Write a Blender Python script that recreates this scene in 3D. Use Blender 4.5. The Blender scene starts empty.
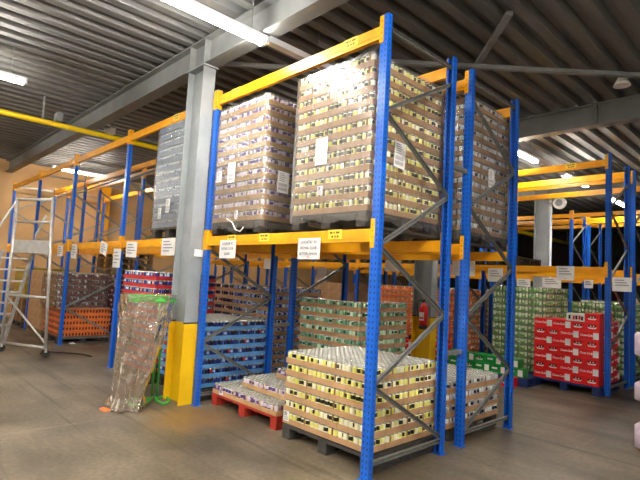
import bpy, math, random
from mathutils import Vector, Matrix
random.seed(7)
PI = math.pi
scene = bpy.context.scene
COL = scene.collection
D = bpy.data

# ------------------------------------------------------------------ materials
def sl(c):
    return tuple(((v / 12.92) if v <= .04045 else ((v + .055) / 1.055) ** 2.4) for v in c)

def mat(name, col, rough=.5, metal=0., emit=None, estr=0., spec=.5):
    m = D.materials.new(name); m.use_nodes = True
    b = m.node_tree.nodes['Principled BSDF']
    b.inputs['Base Color'].default_value = (*sl(col), 1)
    b.inputs['Roughness'].default_value = rough
    b.inputs['Metallic'].default_value = metal
    b.inputs['Specular IOR Level'].default_value = spec
    if emit:
        b.inputs['Emission Color'].default_value = (*emit, 1)
        b.inputs['Emission Strength'].default_value = estr
    return m

def noisy(name, c1, c2, scale=8, rough=.5, metal=0., detail=4, stretch=(1, 1, 1), bump=0., lo=.35, hi=.65):
    m = mat(name, c1, rough, metal)
    nt = m.node_tree; n = nt.nodes; l = nt.links; b = n['Principled BSDF']
    tc = n.new('ShaderNodeTexCoord'); mp = n.new('ShaderNodeMapping'); mp.inputs['Scale'].default_value = stretch
    no = n.new('ShaderNodeTexNoise'); no.inputs['Scale'].default_value = scale; no.inputs['Detail'].default_value = detail
    cr = n.new('ShaderNodeValToRGB'); cr.color_ramp.elements[0].position = lo; cr.color_ramp.elements[1].position = hi
    cr.color_ramp.elements[0].color = (*sl(c1), 1); cr.color_ramp.elements[1].color = (*sl(c2), 1)
    l.new(tc.outputs['Object'], mp.inputs[0]); l.new(mp.outputs[0], no.inputs['Vector'])
    l.new(no.outputs['Fac'], cr.inputs[0]); l.new(cr.outputs[0], b.inputs['Base Color'])
    if bump:
        bp = n.new('ShaderNodeBump'); bp.inputs['Strength'].default_value = bump; bp.inputs['Distance'].default_value = .02
        l.new(no.outputs['Fac'], bp.inputs['Height']); l.new(bp.outputs[0], b.inputs['Normal'])
    return m

def post_mat(name, col):
    """painted steel with rows of punched slots"""
    m = noisy(name, col, tuple(v * .93 for v in col), 3, .32)
    nt = m.node_tree; n = nt.nodes; l = nt.links; b = n['Principled BSDF']
    src = b.inputs['Base Color'].links[0].from_socket
    tc = n.new('ShaderNodeTexCoord'); sp = n.new('ShaderNodeSeparateXYZ'); l.new(tc.outputs['Object'], sp.inputs[0])
    def M(op, a, bb=None):
        q = n.new('ShaderNodeMath'); q.operation = op
        for i, v in enumerate((a, bb)):
            if v is None: continue
            if isinstance(v, (int, float)): q.inputs[i].default_value = v
            else: l.new(v, q.inputs[i])
        return q.outputs[0]
    z = M('LESS_THAN', M('FRACT', M('MULTIPLY', sp.outputs['Z'], 1 / .05)), .42)
    hx = M('LESS_THAN', M('ABSOLUTE', M('SUBTRACT', M('ABSOLUTE', sp.outputs['X']), .021)), .006)
    hy = M('MULTIPLY', M('LESS_THAN', M('ABSOLUTE', sp.outputs['Y']), .005), M('GREATER_THAN', M('ABSOLUTE', sp.outputs['X']), .0415))
    f = M('MULTIPLY', z, M('MAXIMUM', hx, hy))
    mx = n.new('ShaderNodeMix'); mx.data_type = 'RGBA'
    l.new(f, mx.inputs[0]); l.new(src, mx.inputs[6]); mx.inputs[7].default_value = (.012, .02, .05, 1)
    l.new(mx.outputs[2], b.inputs['Base Color'])
    return m

def film_mat(name, tint, *a, crease=False, **k):
    return film_mat_(name, tint, *a, crease=crease, **k)
def film_mat_(name, tint, gl=.10, rough=.12, scale=14, bump=.55, stretch=(1, 1, .35), haze=.10, hcol=(.9, .9, .9), crease=False):
    m = D.materials.new(name); m.use_nodes = True
    nt = m.node_tree; n = nt.nodes; l = nt.links; n.clear()
    out = n.new('ShaderNodeOutputMaterial'); tr = n.new('ShaderNodeBsdfTransparent'); tr.inputs[0].default_value = (*tint, 1)
    g = n.new('ShaderNodeBsdfGlossy'); g.inputs['Roughness'].default_value = rough; g.inputs['Color'].default_value = (1, 1, 1, 1)
    mx = n.new('ShaderNodeMixShader')
    tc = n.new('ShaderNodeTexCoord'); mp = n.new('ShaderNodeMapping'); mp.inputs['Scale'].default_value = stretch
    no = n.new('ShaderNodeTexNoise'); no.inputs['Scale'].default_value = scale; no.inputs['Detail'].default_value = 3; no.inputs['Distortion'].default_value = .6
    bp = n.new('ShaderNodeBump'); bp.inputs['Strength'].default_value = bump; bp.inputs['Distance'].default_value = .03
    l.new(tc.outputs['Object'], mp.inputs[0]); l.new(mp.outputs[0], no.inputs['Vector']); l.new(no.outputs['Fac'], bp.inputs['Height'])
    if crease:
        vo = n.new('ShaderNodeTexVoronoi'); vo.inputs['Scale'].default_value = scale; vo.feature = 'F1'
        wr = n.new('ShaderNodeMix'); wr.data_type = 'RGBA'; wr.inputs[0].default_value = .25
        l.new(mp.outputs[0], wr.inputs[6]); l.new(no.outputs['Color'], wr.inputs[7]); l.new(wr.outputs[2], vo.inputs['Vector'])
        l.new(vo.outputs['Distance'], bp.inputs['Height']); bp.inputs['Distance'].default_value = .06
    l.new(bp.outputs[0], g.inputs['Normal'])
    fr = n.new('ShaderNodeFresnel'); fr.inputs['IOR'].default_value = 1.35
    ad = n.new('ShaderNodeMath'); ad.operation = 'ADD'; ad.inputs[1].default_value = gl; ad.use_clamp = True
    l.new(fr.outputs[0], ad.inputs[0]); l.new(ad.outputs[0], mx.inputs[0])
    df = n.new('ShaderNodeBsdfDiffuse'); df.inputs[0].default_value = (*sl(hcol), 1); tl = n.new('ShaderNodeBsdfTranslucent'); tl.inputs[0].default_value = (*sl(hcol), 1)
    dm = n.new('ShaderNodeMixShader'); dm.inputs[0].default_value = .5; l.new(df.outputs[0], dm.inputs[1]); l.new(tl.outputs[0], dm.inputs[2])
    m2 = n.new('ShaderNodeMixShader'); m2.inputs[0].default_value = haze; l.new(tr.outputs[0], m2.inputs[1]); l.new(dm.outputs[0], m2.inputs[2])
    l.new(m2.outputs[0], mx.inputs[1]); l.new(g.outputs[0], mx.inputs[2]); l.new(mx.outputs[0], out.inputs[0])
    return m

BLUE = post_mat('blue_post_paint', (.045, .37, .80))
ORANGE = noisy('orange_beam_paint', (.96, .68, .05), (.92, .61, .04), 5, .36)
GALV = noisy('galvanised_brace', (.50, .51, .51), (.58, .59, .59), 20, .42, .55)
STEELG = noisy('grey_painted_steel', (.52, .55, .57), (.58, .60, .62), 3, .5)
STEELD = noisy('grey_beam_steel', (.46, .48, .49), (.52, .53, .54), 3, .5)
DECK = noisy('galvanised_deck', (.38, .39, .40), (.46, .46, .46), 2.2, .55, .1, stretch=(3, .4, 1))
YGUARD = noisy('yellow_guard_paint', (.93, .76, .05), (.88, .70, .05), 4, .4)
BLACK = mat('black', (.05, .05, .05), .5)
WHITEP = noisy('white_paper', (.93, .93, .93), (.88, .88, .9), 5, .7)
INK = mat('dark_ink', (.36, .36, .42), .7)
INKG = mat('grey_print', (.55, .55, .58), .7)
REDINK = mat('red_ink', (.75, .1, .1), .7)
STICK = mat('pale_yellow_sticker', (.96, .82, .25), .5)
BROWNINK = mat('brown_print', (.42, .30, .05), .6)
CARD = noisy('brown_cardboard', (.72, .57, .42), (.66, .51, .37), 6, .75)
CARDL = noisy('pale_cardboard', (.77, .63, .46), (.72, .57, .40), 6, .7)
CARDD = noisy('dark_cardboard', (.50, .36, .24), (.42, .30, .2), 5, .75)
ALU = mat('can_aluminium', (.90, .90, .88), .25, .7)
WHITE = mat('white_plastic', (.9, .9, .9), .4)
PALD = noisy('dark_grey_pallet', (.20, .20, .20), (.27, .26, .25), 10, .65)
PALR = noisy('red_pallet_paint', (.70, .20, .14), (.62, .17, .12), 8, .6)
PALB = noisy('blue_pallet_paint', (.08, .20, .46), (.07, .17, .40), 8, .55)
PALW = noisy('weathered_wood', (.60, .48, .33), (.48, .38, .27), 9, .8, stretch=(1, 6, 1))
TUBE = mat('lit_tube', (1, 1, 1), .5, emit=(1, .93, .80), estr=34)
TRUNK = mat('white_trunking', (.90, .92, .97), .45)
PIPEY = mat('yellow_pipe_paint', (.95, .82, .06), .35)
GREENP = mat('green_tube_paint', (.22, .62, .22), .35)
ALUL = noisy('ladder_aluminium', (.70, .70, .70), (.77, .77, .77), 12, .38, .45)
RUB = mat('dark_rubber', (.1, .09, .09), .6)
BEIGE = noisy('beige_wall_panel', (.78, .62, .42), (.71, .56, .38), 1.2, .7)
DARKW = noisy('dark_wall', (.20, .19, .18), (.25, .23, .21), 1, .8)
GREYW = noisy('grey_wall', (.86, .84, .80), (.9, .88, .85), 1, .8)
REDX = mat('red_paint', (.78, .06, .06), .3)
RED = mat('red_crate_plastic', (.90, .07, .10), .4)
REDD = mat('red_crate_shadow_slot', (.33, .03, .04), .5)
GRN = mat('green_crate_plastic', (.05, .58, .25), .4)
GRND = mat('dark_green_slot', (.02, .26, .11), .5)
PINKW = noisy('pinkish_white_wrap', (.95, .88, .93), (.87, .78, .86), 14, .45, bump=.3)
BEIGEP = noisy('beige_layer', (.62, .56, .50), (.55, .5, .45), 8, .7)
FILM = film_mat('clear_stretch_film', (.97, .965, .95), .06, .24, haze=.13)
FILM2 = film_mat('clear_stretch_film_creased', (.95, .95, .94), .09, .2, 20, .8, haze=.12)
BAGF = film_mat('clear_polythene', (.93, .91, .88), .12, .09, 6, 1., (1, 1, .45), haze=.42, hcol=(.66, .59, .52), crease=True)

# ------------------------------------------------------------------ mesh builder
class MB:
    def __init__(s): s.v = []; s.f = []; s.m = []; s.sm = []
    def quad(s, a, b, c, d, m=0):
        i = len(s.v); s.v += [tuple(a), tuple(b), tuple(c), tuple(d)]; s.f.append((i, i+1, i+2, i+3)); s.m.append(m); s.sm.append(False)
    def box(s, x0, x1, y0, y1, z0, z1, m=0):
        i = len(s.v)
        s.v += [(x0,y0,z0),(x1,y0,z0),(x1,y1,z0),(x0,y1,z0),(x0,y0,z1),(x1,y0,z1),(x1,y1,z1),(x0,y1,z1)]
        for q in ((3,2,1,0),(4,5,6,7),(0,1,5,4),(1,2,6,5),(2,3,7,6),(3,0,4,7)):
            s.f.append(tuple(i+k for k in q)); s.m.append(m); s.sm.append(False)
        return s
    def bar(s, p, q, w, h, m=0, up=(0, 0, 1)):
        """rectangular bar from p to q"""
        p = Vector(p); q = Vector(q); d = (q-p).normalized(); u = Vector(up)
        if abs(d.dot(u)) > .99: u = Vector((0, 1, 0))
        a = d.cross(u).normalized()*w/2; b = a.cross(d).normalized()*h/2
        i = len(s.v)
        for o in (p, q):
            for t in (-a-b, a-b, a+b, -a+b): s.v.append(tuple(o+t))
        for k in ((3,2,1,0),(4,5,6,7),(0,1,5,4),(1,2,6,5),(2,3,7,6),(3,0,4,7)):
            s.f.append(tuple(i+j for j in k)); s.m.append(m); s.sm.append(False)
        return s
    def tube(s, pts, r, n=8, m=0, cap=True):
        pts = [Vector(p) for p in pts]; base = len(s.v)
        prev = None
        for k, p in enumerate(pts):
            d = (pts[min(k+1, len(pts)-1)]-pts[max(k-1, 0)]).normalized()
            if prev is None:
                u = Vector((0, 0, 1)) if abs(d.z) < .9 else Vector((1, 0, 0))
                a = d.cross(u).normalized()
            else:
                a = (prev-d*prev.dot(d)).normalized()
            prev = a; b = d.cross(a)
            rr = r[k] if isinstance(r, (list, tuple)) else r
            for j in range(n):
                t = 2*PI*j/n; s.v.append(tuple(p+a*math.cos(t)*rr+b*math.sin(t)*rr))
        for k in range(len(pts)-1):
            for j in range(n):
                s.f.append((base+k*n+j, base+k*n+(j+1) % n, base+(k+1)*n+(j+1) % n, base+(k+1)*n+j)); s.m.append(m); s.sm.append(True)
        if cap:
            s.f.append(tuple(base+j for j in reversed(range(n)))); s.m.append(m); s.sm.append(False)
            e = base+(len(pts)-1)*n
            s.f.append(tuple(e+j for j in range(n))); s.m.append(m); s.sm.append(False)
        return s
    def lathe(s, prof, n=12, m=0, mf=None, c=(0, 0, 0), rot=0.):
        base = len(s.v)
        for r, z in prof:
            for j in range(n):
                t = 2*PI*j/n+rot; s.v.append((c[0]+r*math.cos(t), c[1]+r*math.sin(t), c[2]+z))
        for k in range(len(prof)-1):
            for j in range(n):
                s.f.append((base+k*n+j, base+k*n+(j+1) % n, base+(k+1)*n+(j+1) % n, base+(k+1)*n+j))
                s.m.append(mf(k, j) if mf else m); s.sm.append(True)
        e = base+(len(prof)-1)*n
        s.f.append(tuple(base+j for j in reversed(range(n)))); s.m.append(mf(-1, 0) if mf else m); s.sm.append(False)
        s.f.append(tuple(e+j for j in range(n))); s.m.append(mf(len(prof)-1, 0) if mf else m); s.sm.append(False)
        return s
    def grid(s, fn, nu, nv, m=0, closed=False):
        base = len(s.v)
        for i in range(nu):
            for j in range(nv): s.v.append(tuple(fn(i, j)))
        for i in range(nu if closed else nu-1):
            for j in range(nv-1):
                i2 = (i+1) % nu
                s.f.append((base+i*nv+j, base+i2*nv+j, base+i2*nv+j+1, base+i*nv+j+1)); s.m.append(m); s.sm.append(True)
        return s
    def mesh(s, name, mats):
        me = D.meshes.new(name); me.from_pydata(s.v, [], s.f)
        for x in mats: me.materials.append(x)
        me.polygons.foreach_set('material_index', s.m); me.polygons.foreach_set('use_smooth', s.sm)
        me.update(); return me

def link(name, me, parent=None, loc=(0, 0, 0), rz=0.):
    o = D.objects.new(name, me); COL.objects.link(o); o.location = loc
    if rz: o.rotation_euler = (0, 0, rz)
    if parent: o.parent = parent
    return o
def tag(o, label, cat, group=None):
    o['label'] = label; o['category'] = cat
    if group: o['group'] = group
    return o
def empty(name, label, cat, loc=(0, 0, 0), rz=0., group=None):
    o = D.objects.new(name, None); COL.objects.link(o); o.location = loc; o.empty_display_size = .1
    if rz: o.rotation_euler = (0, 0, rz)
    return tag(o, label, cat, group)
def struct(name, me, loc=(0, 0, 0)):
    o = link(name, me, None, loc); o['kind'] = 'structure'; return o
_tc = {}
def text_mesh(txt, size, m, shear=0., spacing=1.):
    k = (txt, size, m.name, shear)
    if k in _tc: return _tc[k]
    cu = D.curves.new('lettering', 'FONT'); cu.body = txt; cu.size = size; cu.align_x = 'CENTER'; cu.align_y = 'CENTER'
    cu.shear = shear; cu.extrude = .0006; cu.resolution_u = 2; cu.offset = .0018 if shear else 0.; cu.space_line = 1.15; cu.space_character = spacing
    o = D.objects.new('t', cu); COL.objects.link(o); bpy.context.view_layer.update()
    me = D.meshes.new_from_object(o.evaluated_get(bpy.context.evaluated_depsgraph_get()))
    D.objects.remove(o); me.materials.clear(); me.materials.append(m)
    _tc[k] = me; return me
def text_on(txt, size, m, parent, loc, rot=(PI/2, 0, 0), shear=0., name='lettering'):
    o = link(name, text_mesh(txt, size, m, shear), parent, loc); o.rotation_euler = rot; return o

# ------------------------------------------------------------------ camera
F, YAW, PIT, ROL, CX, CY, CZ = 486.425, -0.8106, 0.0807, 0.0548, 2.706, -3.2526, 1.6483
fw = Vector((math.sin(YAW)*math.cos(PIT), math.cos(YAW)*math.cos(PIT), math.sin(PIT)))
rt = Vector((math.cos(YAW), -math.sin(YAW), 0)); up = rt.cross(fw)
r2 = rt*math.cos(ROL)+up*math.sin(ROL); u2 = -rt*math.sin(ROL)+up*math.cos(ROL)
cd = D.cameras.new('camera'); cam = D.objects.new('camera', cd); COL.objects.link(cam)
cd.sensor_width = 36; cd.lens = F/640*36; cd.clip_end = 100
M4 = Matrix(((r2.x, u2.x, -fw.x, CX), (r2.y, u2.y, -fw.y, CY), (r2.z, u2.z, -fw.z, CZ), (0, 0, 0, 1)))
cam.matrix_world = M4
scene.camera = cam

# ------------------------------------------------------------------ setting
XL, XR, YF, YB, ZC = -14.5, 8., -8., 25., 4.76
def floor_mat():
    m = mat('worn_concrete', (.45, .41, .36), .45)
    nt = m.node_tree; n = nt.nodes; l = nt.links; b = n['Principled BSDF']
    tc = n.new('ShaderNodeTexCoord')
    def noise(scale, st, det=5, rot=0):
        mp = n.new('ShaderNodeMapping'); mp.inputs['Scale'].default_value = st; mp.inputs['Rotation'].default_value = (0, 0, rot)
        no = n.new('ShaderNodeTexNoise'); no.inputs['Scale'].default_value = scale; no.inputs['Detail'].default_value = det
        l.new(tc.outputs['Object'], mp.inputs[0]); l.new(mp.outputs[0], no.inputs['Vector']); return no.outputs['Fac']
    def ramp(s, stops):
        cr = n.new('ShaderNodeValToRGB'); e = cr.color_ramp.elements
        e[0].position, e[0].color = stops[0][0], (*sl(stops[0][1]), 1); e[1].position, e[1].color = stops[-1][0], (*sl(stops[-1][1]), 1)
        for p, c in stops[1:-1]:
            x = e.new(p); x.color = (*sl(c), 1)
        l.new(s, cr.inputs[0]); return cr.outputs[0]
    def mix(f, a, bb, mode='MIX'):
        x = n.new('ShaderNodeMix'); x.data_type = 'RGBA'; x.blend_type = mode
        if isinstance(f, float): x.inputs[0].default_value = f
        else: l.new(f, x.inputs[0])
        for i, v in ((6, a), (7, bb)):
            if isinstance(v, tuple): x.inputs[i].default_value = (*v, 1)
            else: l.new(v, x.inputs[i])
        return x.outputs[2]
    base = ramp(noise(.9, (1, 1, 1), 8), [(.3, (.34, .30, .24)), (.5, (.48, .435, .365)), (.7, (.57, .52, .44))])
    st = ramp(noise(1.6, (.45, 1.6, 1), 8, .35), [(.35, (.78, .77, .75)), (.62, (1, 1, 1))])
    c = mix(1., base, st, 'MULTIPLY')
    st2 = ramp(noise(2.2, (.12, 4., 1), 6, -.12), [(.30, (.50, .49, .47)), (.42, (1, 1, 1))])
    c = mix(.8, c, st2, 'MULTIPLY')
    st3 = ramp(noise(2.5, (4.5, .10, 1), 5, .1), [(.64, (0, 0, 0)), (.74, (.55, .55, .55))])
    c = mix(st3, c, sl((.68, .64, .57)))
    fine = ramp(noise(22, (1, 1, 1), 5), [(.3, (.80, .80, .80)), (.7, (1.0, 1.0, 1.0))])
    c = mix(1., c, fine, 'MULTIPLY')
    # rusty brown spill by the column foot
    vm = n.new('ShaderNodeVectorMath'); vm.operation = 'DISTANCE'; vm.inputs[1].default_value = (-2.35, -.35, 0)
    l.new(tc.outputs['Object'], vm.inputs[0])
    ad = n.new('ShaderNodeMath'); ad.operation = 'ADD'; l.new(vm.outputs['Value'], ad.inputs[0])
    sc = n.new('ShaderNodeMath'); sc.operation = 'MULTIPLY'; sc.inputs[1].default_value = .9; l.new(noise(3, (1, 1, 1)), sc.inputs[0]); l.new(sc.outputs[0], ad.inputs[1])
    mr = n.new('ShaderNodeMapRange'); mr.inputs[1].default_value = .65; mr.inputs[2].default_value = 1.05; mr.inputs[3].default_value = .65; mr.inputs[4].default_value = 0
    l.new(ad.outputs[0], mr.inputs[0])
    c = mix(mr.outputs[0], c, sl((.52, .38, .16)))
    l.new(c, b.inputs['Base Color'])
    rr = n.new('ShaderNodeMapRange'); rr.inputs[3].default_value = .32; rr.inputs[4].default_value = .6; l.new(noise(1.3, (1, 1, 1)), rr.inputs[0])
    l.new(rr.outputs[0], b.inputs['Roughness'])
    return m
b = MB(); b.box(XL, XR, YF, YB, -.1, 0)
struct('floor', b.mesh('floor', [floor_mat()]))
# corrugated steel deck
b = MB(); per = .285; x = XL; prof = []
while x < XR:
    prof += [(x, ZC), (x+.125, ZC), (x+.155, ZC+.09), (x+.245, ZC+.09), (x+.285, ZC)]; x += per
for (xa, za), (xb, zb) in zip(prof[:-1], prof[1:]):
    if (xa, za) == (xb, zb): continue
    b.quad((xa, YF, za), (xa, YB, za), (xb, YB, zb), (xb, YF, zb))
b.box(XL, XR, YF, YB, ZC+.1, ZC+.16)
struct('ceiling', b.mesh('ceiling', [DECK]))
struct('wall_left', MB().box(XL-.1, XL, YF, YB, 0, ZC+.1).mesh('wall_left', [BEIGE]))
struct('wall_back', MB().box(XL, XR, YB, YB+.1, 0, ZC+.1).mesh('wall_back', [DARKW]))
struct('wall_right', MB().box(XR, XR+.1, YF, YB, 0, ZC+.1).mesh('wall_right', [GREYW]))
struct('wall_front', MB().box(XL, XR, YF-.1, YF, 0, ZC+.1).mesh('wall_front', [GREYW]))
# steel roof beams on the columns
def ibeam(y, zb=4.37, zt=4.73, w=.2):
    b = MB(); x0, x1 = XL, XR
    b.box(x0, x1, y-w/2, y+w/2, zb, zb+.016); b.box(x0, x1, y-w/2, y+w/2, zt-.016, zt); b.box(x0, x1, y-.005, y+.005, zb, zt)
    for cx in (-3.08,):
        for dx in (-.19, .19):
            b.box(cx+dx-.007, cx+dx+.007, y-w/2+.005, y+w/2-.005, zb+.016, zt-.016)
    b.box(.135, .145, y-w/2+.005, y+w/2-.005, zb+.016, zt-.016); b.box(.15, .16, y-w/2+.005, y+w/2-.005, zb+.016, zt-.016)
    return b.mesh('steel_roof_beam', [STEELD])
for y in (-.11, 5.25, 11.2): struct('steel_roof_beam', ibeam(y))
GUARD_H = 1.0
def column(x, y, w=.18, d=.40, guard=True, zt=4.37):
    b = MB(); t = .015
    b.box(x-d/2, x-d/2+t, y-w/2, y+w/2, 0, zt); b.box(x+d/2-t, x+d/2, y-w/2, y+w/2, 0, zt)
    b.box(x-d/2+t, x+d/2-t, y-.006, y+.006, 0, zt)
    b.box(x-d/2-.03, x+d/2+.03, y-w/2-.02, y+w/2+.02, zt-.02, zt)
    o = struct('steel_column', b.mesh('steel_column', [STEELG]))
    if guard:
        g = MB(); e = .004
        for sx in (-1, 1):
            xa = x-d/2 if sx < 0 else x+d/2-t
            g.box(xa-e, xa+t+e, y-w/2-e, y+w/2+e, 0, GUARD_H)
            g.box(xa-e-.001, xa+t+e+.001, y-w/2-e-.001, y+w/2+e+.001, GUARD_H, GUARD_H+.018, 1)
        g.box(x-d/2+t+e, x+d/2-t-e, y-.010, y+.010, 0, GUARD_H)
        link('yellow_guard', g.mesh('yellow_guard', [YGUARD, BLACK]), o)
    return o
column(-3.08, -.11); column(-3.03, 5.25, w=.2, d=.44)
column(-3.07, 11.2, w=.2, d=.42)
# orange painted stanchion at the left wall
struct('steel_column', MB().box(-14.4, -14.15, 2.55, 2.85, 0, 4.37).mesh('steel_column', [ORANGE]))
# wind bracing under the deck
b = MB(); b.bar((.35, 1.66, 4.66), (-.70, 2.75, 4.66), .07, .05); b.bar((-.66, 2.7, 4.66), (-2.3, 4.4, 4.66), .07, .05)
struct('roof_brace', b.mesh('roof_brace', [STEELG]))
b = MB(); b.bar((-1.32, 1.66, 4.60), (3.2, 6.4, 4.60), .07, .05)
struct('roof_brace', b.mesh('roof_brace', [STEELG]))
b = MB(); b.bar((-2.9, .0, 4.45), (-1.6, 1.9, 4.6), .06, .05); b.bar((-3.3, 1.9, 4.63), (-1.0, 1.2, 4.63), .06, .05)
struct('roof_brace', b.mesh('roof_brace', [STEELG]))
b = MB(); b.tube([(-7.35, YF+.1, 4.28), (-7.3, 0, 4.28), (-7.2, 8, 4.28), (-7.1, YB-.1, 4.28)], .05, 10)
p = tag(link('gas_pipe', b.mesh('gas_pipe', [PIPEY])), 'yellow pipe hung under the ceiling, running past the left roof beam', 'pipe')
link('hanger', MB().box(-7.325, -7.295, -1.0, -.97, 4.3, ZC).mesh('hanger', [STEELD]), p)
link('hanger', MB().box(-7.24, -7.21, 7.0, 7.03, 4.3, ZC).mesh('hanger', [STEELD]), p)
p = tag(link('gas_pipe', MB().tube([(-5.84, 12.95, 4.0), (-5.84, YB-.1, 4.0)], .07, 10).mesh('gas_pipe', [PIPEY])), 'far yellow pipe under the ceiling at right, behind the grey column', 'pipe')
link('hanger', MB().box(-5.85, -5.83, 16., 16.02, 4.05, ZC+.095).mesh('hanger', [STEELD]), p)
link('hanger', MB().box(-5.85, -5.83, 21., 21.02, 4.05, ZC+.095).mesh('hanger', [STEELD]), p)
jb = tag(link('junction_box', MB().box(-.1, .1, -.05, .05, -.08, .08).mesh('junction_box', [STEELD]), None, (-7.30, -.72, 4.42)), 'small grey junction box on top of the yellow ceiling pipe', 'junction box')
link('cover_plate', MB().box(-.085, .085, -.058, -.05, -.065, .065).mesh('cover_plate', [STEELG]), jb)

# ------------------------------------------------------------------ lamps
def tube_lamp(x, y0, y1, z, label, grp=None):
    L = y1-y0
    t = empty('tube_light', label, 'ceiling light', (x, y0, z), group=grp)
    b = MB(); b.box(-.045, .045, 0, L, .03, .08)
    link('housing', b.mesh('housing', [TRUNK]), t)
    for dx in (-.032, .032):
        link('tube', MB().tube([(dx, .03, .0), (dx, L-.03, .0)], .019, 8).mesh('tube', [TUBE]), t)
    for yy in (.02, L-.02):
        link('end_cap', MB().box(-.06, .06, yy-.02, yy+.02, -.02, .03).mesh('end_cap', [TRUNK]), t)
    for yy in (.2, L-.2):
        link('suspension_rod', MB().box(-.004, .004, yy-.004, yy+.004, .08, ZC+.095-z).mesh('suspension_rod', [STEELD]), t)
    return t
def trunking(x, y0, y1, z, label):
    t = empty('trunking', label, 'cable trunking', (x, y0, z))
    link('rail', MB().box(-.05, .05, 0, y1-y0, .03, .10).mesh('rail', [TRUNK]), t)
    link('suspension_rod', MB().box(-.004, .004, (y1-y0)/2, (y1-y0)/2+.008, .10, ZC+.095-z).mesh('suspension_rod', [STEELD]), t)
LX = -1.56
tube_lamp(LX-.1, -1.72, -.12, 4.27, 'bright tube light hanging beside the top of the grey column')
trunking(LX-.09, -.10, 1.45, 4.26, 'white light trunking running on behind the big bright tube light')
tube_lamp(-1.45, 5.37, 6.75, 4.31, 'tube light seen just right of the rear blue post, under the grey roof beam')
trunking(-1.45, 6.77, 8.15, 4.31, 'white light trunking behind the first right-hand tube light')
tube_lamp(-1.44, 8.17, 9.75, 4.31, 'tube light between the two upper orange beams on the right')
tube_lamp(-1.46, 11.7, 13.4, 4.31, 'farthest bright tube light at right, behind the tall blue post')
tube_lamp(-5.45, -3.25, -1.66, 4.29, 'tube light at the upper left corner, under the corrugated ceiling')
tube_lamp(-12.3, .5, 2.1, 4.35, 'tube light far left, half hidden behind the orange top beams')
for x, y in ((-1.66, -5.2), (-1.66, -7.2), (-5.45, -6.5), (2.6, -6.), (4.5, -1.2), (2.6, -3.4), (2.6, -1.6), (.6, -5.4), (.6, -3.6), (-5.45, 3.5), (-12.3, -3.5), (5.6, -3), (-12.3, 7), (-5.45, 9)):  # unseen tubes added for fill, standing in for a camera flash
    tube_lamp(x, y, y+1.55, 4.33, 'unseen tube light added out of view as fill light', 'unseen fill tube lights added out of view')

# ------------------------------------------------------------------ racking
HC = .255; ZTOP = 4.05
def cpost(depth, flip, h):
    b = MB(); w = .0425; t = .004; d = depth/2; s = -1 if not flip else 1   # closed face towards s
    b.box(-w, w, min(s*d, s*(d-t)), max(s*d, s*(d-t)), 0, h)
    for sx in (-1, 1):
        xa, xb = sorted((sx*w, sx*(w-t))); b.box(xa, xb, -d+(t if s < 0 else 0), d-(t if s > 0 else 0), .0, h)
        xa, xb = sorted((sx*w, sx*.02)); ya, yb = sorted((-s*d, -s*(d-t))); b.box(xa, xb, ya, yb, 0, h)
    return b.mesh('post', [BLUE])
POSTF = {}; 
def post_me(h, flip):
    k = (h, flip)
    if k not in POSTF: POSTF[k] = cpost(.06, flip, h)
    return POSTF[k]
FOOT = MB().box(-.06, .06, -.055, .055, 0, .006).mesh('foot_plate', [BLUE])
BOLT = MB().lathe([(.012, 0), (.012, .008)], 6).mesh('anchor_bolt', [GALV])
BR = {}
def brace_me(p, q):
    k = (p, q)
    if k not in BR:
        b = MB(); P = Vector(p); Q = Vector(q)
        b.bar(P, Q, .034, .004, 0, (1, 0, 0)); dd = (Q-P).normalized(); nn = Vector((1, 0, 0)).cross(dd)*.017
        b.bar(P+nn+Vector((.012, 0, 0)), Q+nn+Vector((.012, 0, 0)), .004, .028, 0, (1, 0, 0)); b.bar(P-nn+Vector((.012, 0, 0)), Q-nn+Vector((.012, 0, 0)), .004, .028, 0, (1, 0, 0))
        BR[k] = b.mesh('brace', [GALV])
    return BR[k]
def upright(x, y0, y1, label, zf, zb, h=ZTOP, pitch=1.2):
    t = empty('upright_frame', label, 'rack frame', (x, (y0+y1)/2, 0)); c = (y1-y0)/2
    for s, fl in ((-1, False), (1, True)):
        p = link('post', post_me(h, fl), t, (0, s*c, 0)); link('foot_plate', FOOT, p)
        link('anchor_bolt', BOLT, p, (.052, .04, .006))
    nodes = []; z = zf
    while z < h-.1: nodes.append((z, -c)); z += pitch
    z = zb
    while z < h-.1: nodes.append((z, c)); z += pitch
    nodes.sort()
    for (za, ya), (zb_, yb) in zip(nodes[:-1], nodes[1:]):
        ya2 = ya*.985; yb2 = yb*.985
        link('brace', brace_me((0, round(ya2, 4), round(za, 3)), (0, round(yb2, 4), round(zb_, 3))), t)
    for zz in (.13, h-.12): link('cross_brace', brace_me((.0, round(-c*.97, 4), zz), (.0, round(c*.97, 4), zz)), t)
    return t
BARS = {}
def beam_me(L):
    if L not in BARS:
        b = MB(); b.box(.0425, L-.0425, -.02, .03, .055, .09); b.box(.0425, L-.0425, -.025, .03, .09, .17)
        BARS[L] = b.mesh('beam_bar', [ORANGE])
    return BARS[L]
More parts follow.
